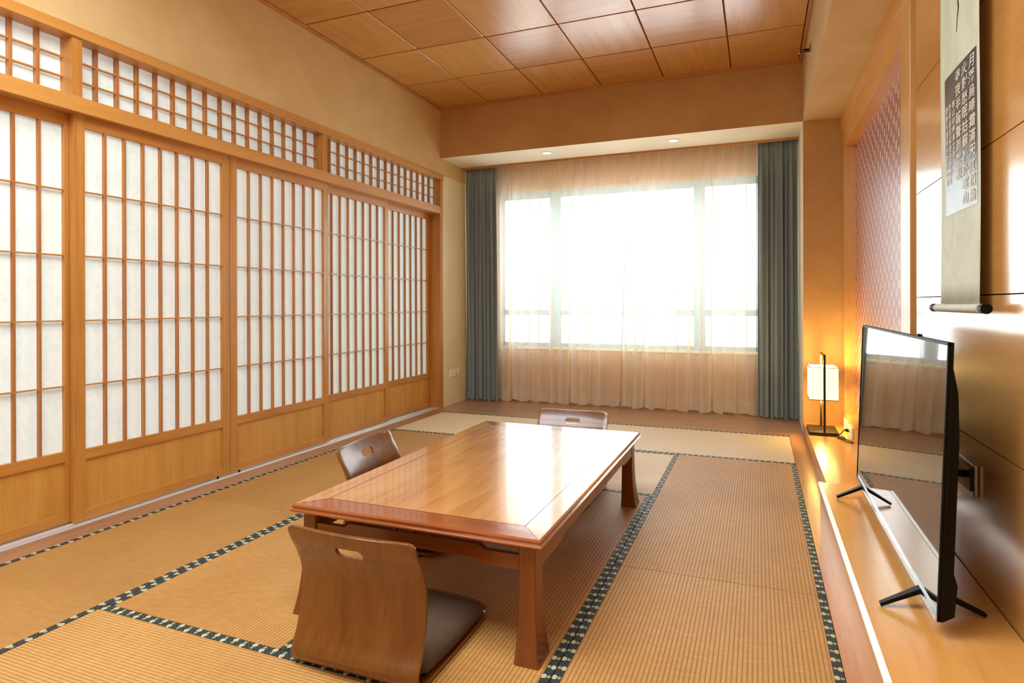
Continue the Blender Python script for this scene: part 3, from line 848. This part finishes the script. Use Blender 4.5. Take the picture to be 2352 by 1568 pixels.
bm = bmesh.new(); bmesh.ops.create_uvsphere(bm, u_segments=16, v_segments=10, radius=.028, matrix=Matrix.Translation((LX, 5.03, .46)))
part('bulb', bm, M_DLIGHT, lp, smooth='all')
bm = bmesh.new(); tube(bm, [(LX, 5.03, .44), (LX, 5.03, .35), (LX, 5.15, .345)], .006, 8)
part('bulb_holder', bm, M_DKMETAL, lp)
bm = bmesh.new(); tube(bm, spline([(.604, 4.90, .135), (.58, 4.90, .14), (.55, 4.88, .112), (.525, 4.86, .0925), (.53, 4.80, .0925), (.56, 4.78, .0925), (.57, 4.83, .0925), (.55, 4.88, .0925), (.565, 4.80, .0925), (.60, 4.72, .0925), (.595, 4.68, .0925), (.565, 4.72, .0925), (.54, 4.84, .0925), (.538, 4.89, .100)], 6), .0038, 8)
part('power_cord', bm, M_BLACK, lp, smooth=True)
part('plug', box(.582, .601, 4.885, 4.915, .126, .144, bev=.003), M_BLACK, lp)

# ------------------------------------------------------------------ outlets, downlights, sprinkler
def outlet(name, label, x0, x1, y0, y1, z0, z1, grp, side):
    r = empty(name, ((x0+x1)/2, (y0+y1)/2, z0)); prop(r, label, 'wall outlet', grp)
    part('cover_plate', box(x0, x1, y0, y1, z0, z1, bev=.003), M_WHITEP, r)
    cy, cz = (y0+y1)/2, (z0+z1)/2; xf = x1 if side > 0 else x0
    bm = bmesh.new(); bx(bm, xf-.001, xf+.0015, cy-.022, cy+.022, cz-.016, cz+.016, .001, 1)
    part('socket_insert', bm, M_WHITEP, r)
    bm = bmesh.new()
    for dy in (-.007, .007): bx(bm, xf-.0005, xf+.0022 if side > 0 else xf+.0005, cy+dy-.0015, cy+dy+.0015, cz-.006, cz+.006)
    if side < 0: bmesh.ops.translate(bm, verts=bm.verts, vec=(-.0018, 0, 0))
    part('socket_slot', bm, M_DKMETAL, r)
    return r
outlet('wall_outlet', 'larger white wall outlet on the window-lit wall between sliding doors and grey-blue curtain', XL+.0005, XL+.010, 5.572, 5.706, .288, .360, 'white wall outlets on the left wall', 1)
outlet('wall_outlet', 'small white wall outlet half hidden by the left grey-blue curtain', XL+.0005, XL+.008, 5.745, 5.80, .306, .366, 'white wall outlets on the left wall', 1)
outlet('wall_outlet', 'white wall outlet on the ledge behind the lamp, without a plug', .605, .6145, 5.005, 5.19, .098, .178, 'white wall outlets on the alcove ledge', -1)
outlet('wall_outlet', 'white wall outlet on the ledge holding the lamp plug', .602, .6145, 4.755, 4.945, .096, .178, 'white wall outlets on the alcove ledge', -1)
for x, y, lb in ((-1.924, 5.60, 'round recessed downlight over the window, the left one'), (-.714, 5.605, 'round recessed downlight over the window, the right one')):
    r = empty('downlight', (x, y, ZB-.004)); prop(r, lb, 'downlight', 'downlights in the beam over the window')
    bm = bmesh.new(); n = 32
    loft(bm, [[(x+rr*math.cos(2*PI*k/n), y+rr*1.15*math.sin(2*PI*k/n), z) for k in range(n)] for rr, z in ((.056, ZB-.0005), (.056, ZB-.004), (.040, ZB-.005), (.038, ZB-.0015))], cap=False)
    part('trim_ring', bm, M_WHITEP, r, smooth=True)
    bm = bmesh.new(); bm.faces.new([bm.verts.new((x+.039*math.cos(2*PI*k/n), y+.045*math.sin(2*PI*k/n), ZB-.0018)) for k in range(n)])
    part('lens', bm, M_DLIGHT, r)
sp = empty('sprinkler', (XR, 4.62, 2.80)); prop(sp, 'small metal sprinkler sticking out of the beam side near the ceiling', 'sprinkler')
def cyl_x(x0, x1, y, z, r, n=20, r2=None):
    bm = bmesh.new(); loft(bm, [[(x, y+rr*math.cos(2*PI*k/n), z+rr*math.sin(2*PI*k/n)) for k in range(n)] for x, rr in ((x0, r), (x1, r2 or r))]); return bm
part('cover_plate', cyl_x(XR-.0005, XR-.008, 4.62, 2.80, .045, r2=.036), M_CHROME, sp, smooth=True)
part('nozzle', cyl_x(XR-.008, XR-.04, 4.62, 2.80, .012), M_DKMETAL, sp, smooth=True)
bm = bmesh.new()
for s in (-1, 1): tube(bm, spline([(XR-.03, 4.62+s*.012, 2.80), (XR-.045, 4.62+s*.022, 2.80), (XR-.062, 4.62+s*.018, 2.80), (XR-.070, 4.62, 2.80)], 5), .0035, 8)
part('yoke', bm, M_DKMETAL, sp, smooth=True)
part('deflector', cyl_x(XR-.070, XR-.073, 4.62, 2.80, .022), M_CHROME, sp)

# ------------------------------------------------------------------ light
def area(name, loc, rot, sx, sy, power, color, spread=None):
    d = bpy.data.lights.new(name, 'AREA'); d.shape = 'RECTANGLE'; d.size = sx; d.size_y = sy; d.energy = power; d.color = color
    if spread: d.spread = spread
    o = bpy.data.objects.new(name, d); COL.objects.link(o); o.location = loc; o.rotation_euler = rot; return o
area('window_daylight', (-1.33, 6.75, 1.55), (math.radians(-90), 0, 0), 3.4, 2.2, 235, (.93, .98, 1.0))
area('ceiling_fill_light', (-1.45, .75, 2.96), (0, 0, 0), 2.2, 1.5, 112, (.96, .985, 1.0))  # added fill light below the unseen ceiling, no known lamp there
area('rear_fill_light', (-1.2, -1.6, 1.9), (math.radians(80), 0, 0), 2.6, 1.8, 16, (.96, .985, 1.0))  # added fill light behind the camera, not a lamp of the room
pl = bpy.data.lights.new('lamp_bulb_light', 'POINT'); pl.energy = 11; pl.color = (1, .66, .24); pl.shadow_soft_size = .03
o = bpy.data.objects.new('lamp_bulb_light', pl); COL.objects.link(o); o.location = (LX, 5.03, .60)
pl = bpy.data.lights.new('lamp_lower_light', 'POINT'); pl.energy = 4.5; pl.color = (1, .66, .24); pl.shadow_soft_size = .03
o = bpy.data.objects.new('lamp_lower_light', pl); COL.objects.link(o); o.location = (LX, 5.06, .30)
w = bpy.data.worlds.new('World'); bpy.context.scene.world = w; w.use_nodes = True
w.node_tree.nodes['Background'].inputs[0].default_value = (.93, .98, 1, 1); w.node_tree.nodes['Background'].inputs[1].default_value = 2.1

# ------------------------------------------------------------------ camera
yaw, pitch, roll, F, CX, CY = 0.373604737, -0.00112090554, 0.00244763249, 1387.76598, 1197.93377, 699.109449
f = Vector((-math.sin(yaw)*math.cos(pitch), math.cos(yaw)*math.cos(pitch), math.sin(pitch)))
r_ = Vector((math.cos(yaw), math.sin(yaw), 0)); d_ = f.cross(r_)
r2 = math.cos(roll)*r_+math.sin(roll)*d_; d2 = -math.sin(roll)*r_+math.cos(roll)*d_
cam = bpy.data.cameras.new('camera'); co = bpy.data.objects.new('camera', cam); COL.objects.link(co)
M = Matrix((( r2.x, -d2.x, -f.x, 0), (r2.y, -d2.y, -f.y, 0), (r2.z, -d2.z, -f.z, 1.05), (0, 0, 0, 1)))
co.matrix_world = M
cam.sensor_width = 36; cam.lens = F/2352*36; cam.shift_x = (1176-CX)/2352; cam.shift_y = (CY-784)/2352
cam.clip_start = .02
sc_ = bpy.context.scene; sc_.camera = co
sc_.view_settings.view_transform = 'Standard'; sc_.view_settings.look = 'None'
sc_.view_settings.exposure = 0; sc_.view_settings.gamma = 1
sc_.cycles.transparent_max_bounces = 16; sc_.cycles.max_bounces = 10; sc_.cycles.diffuse_bounces = 5
sc_.cycles.sample_clamp_indirect = 6
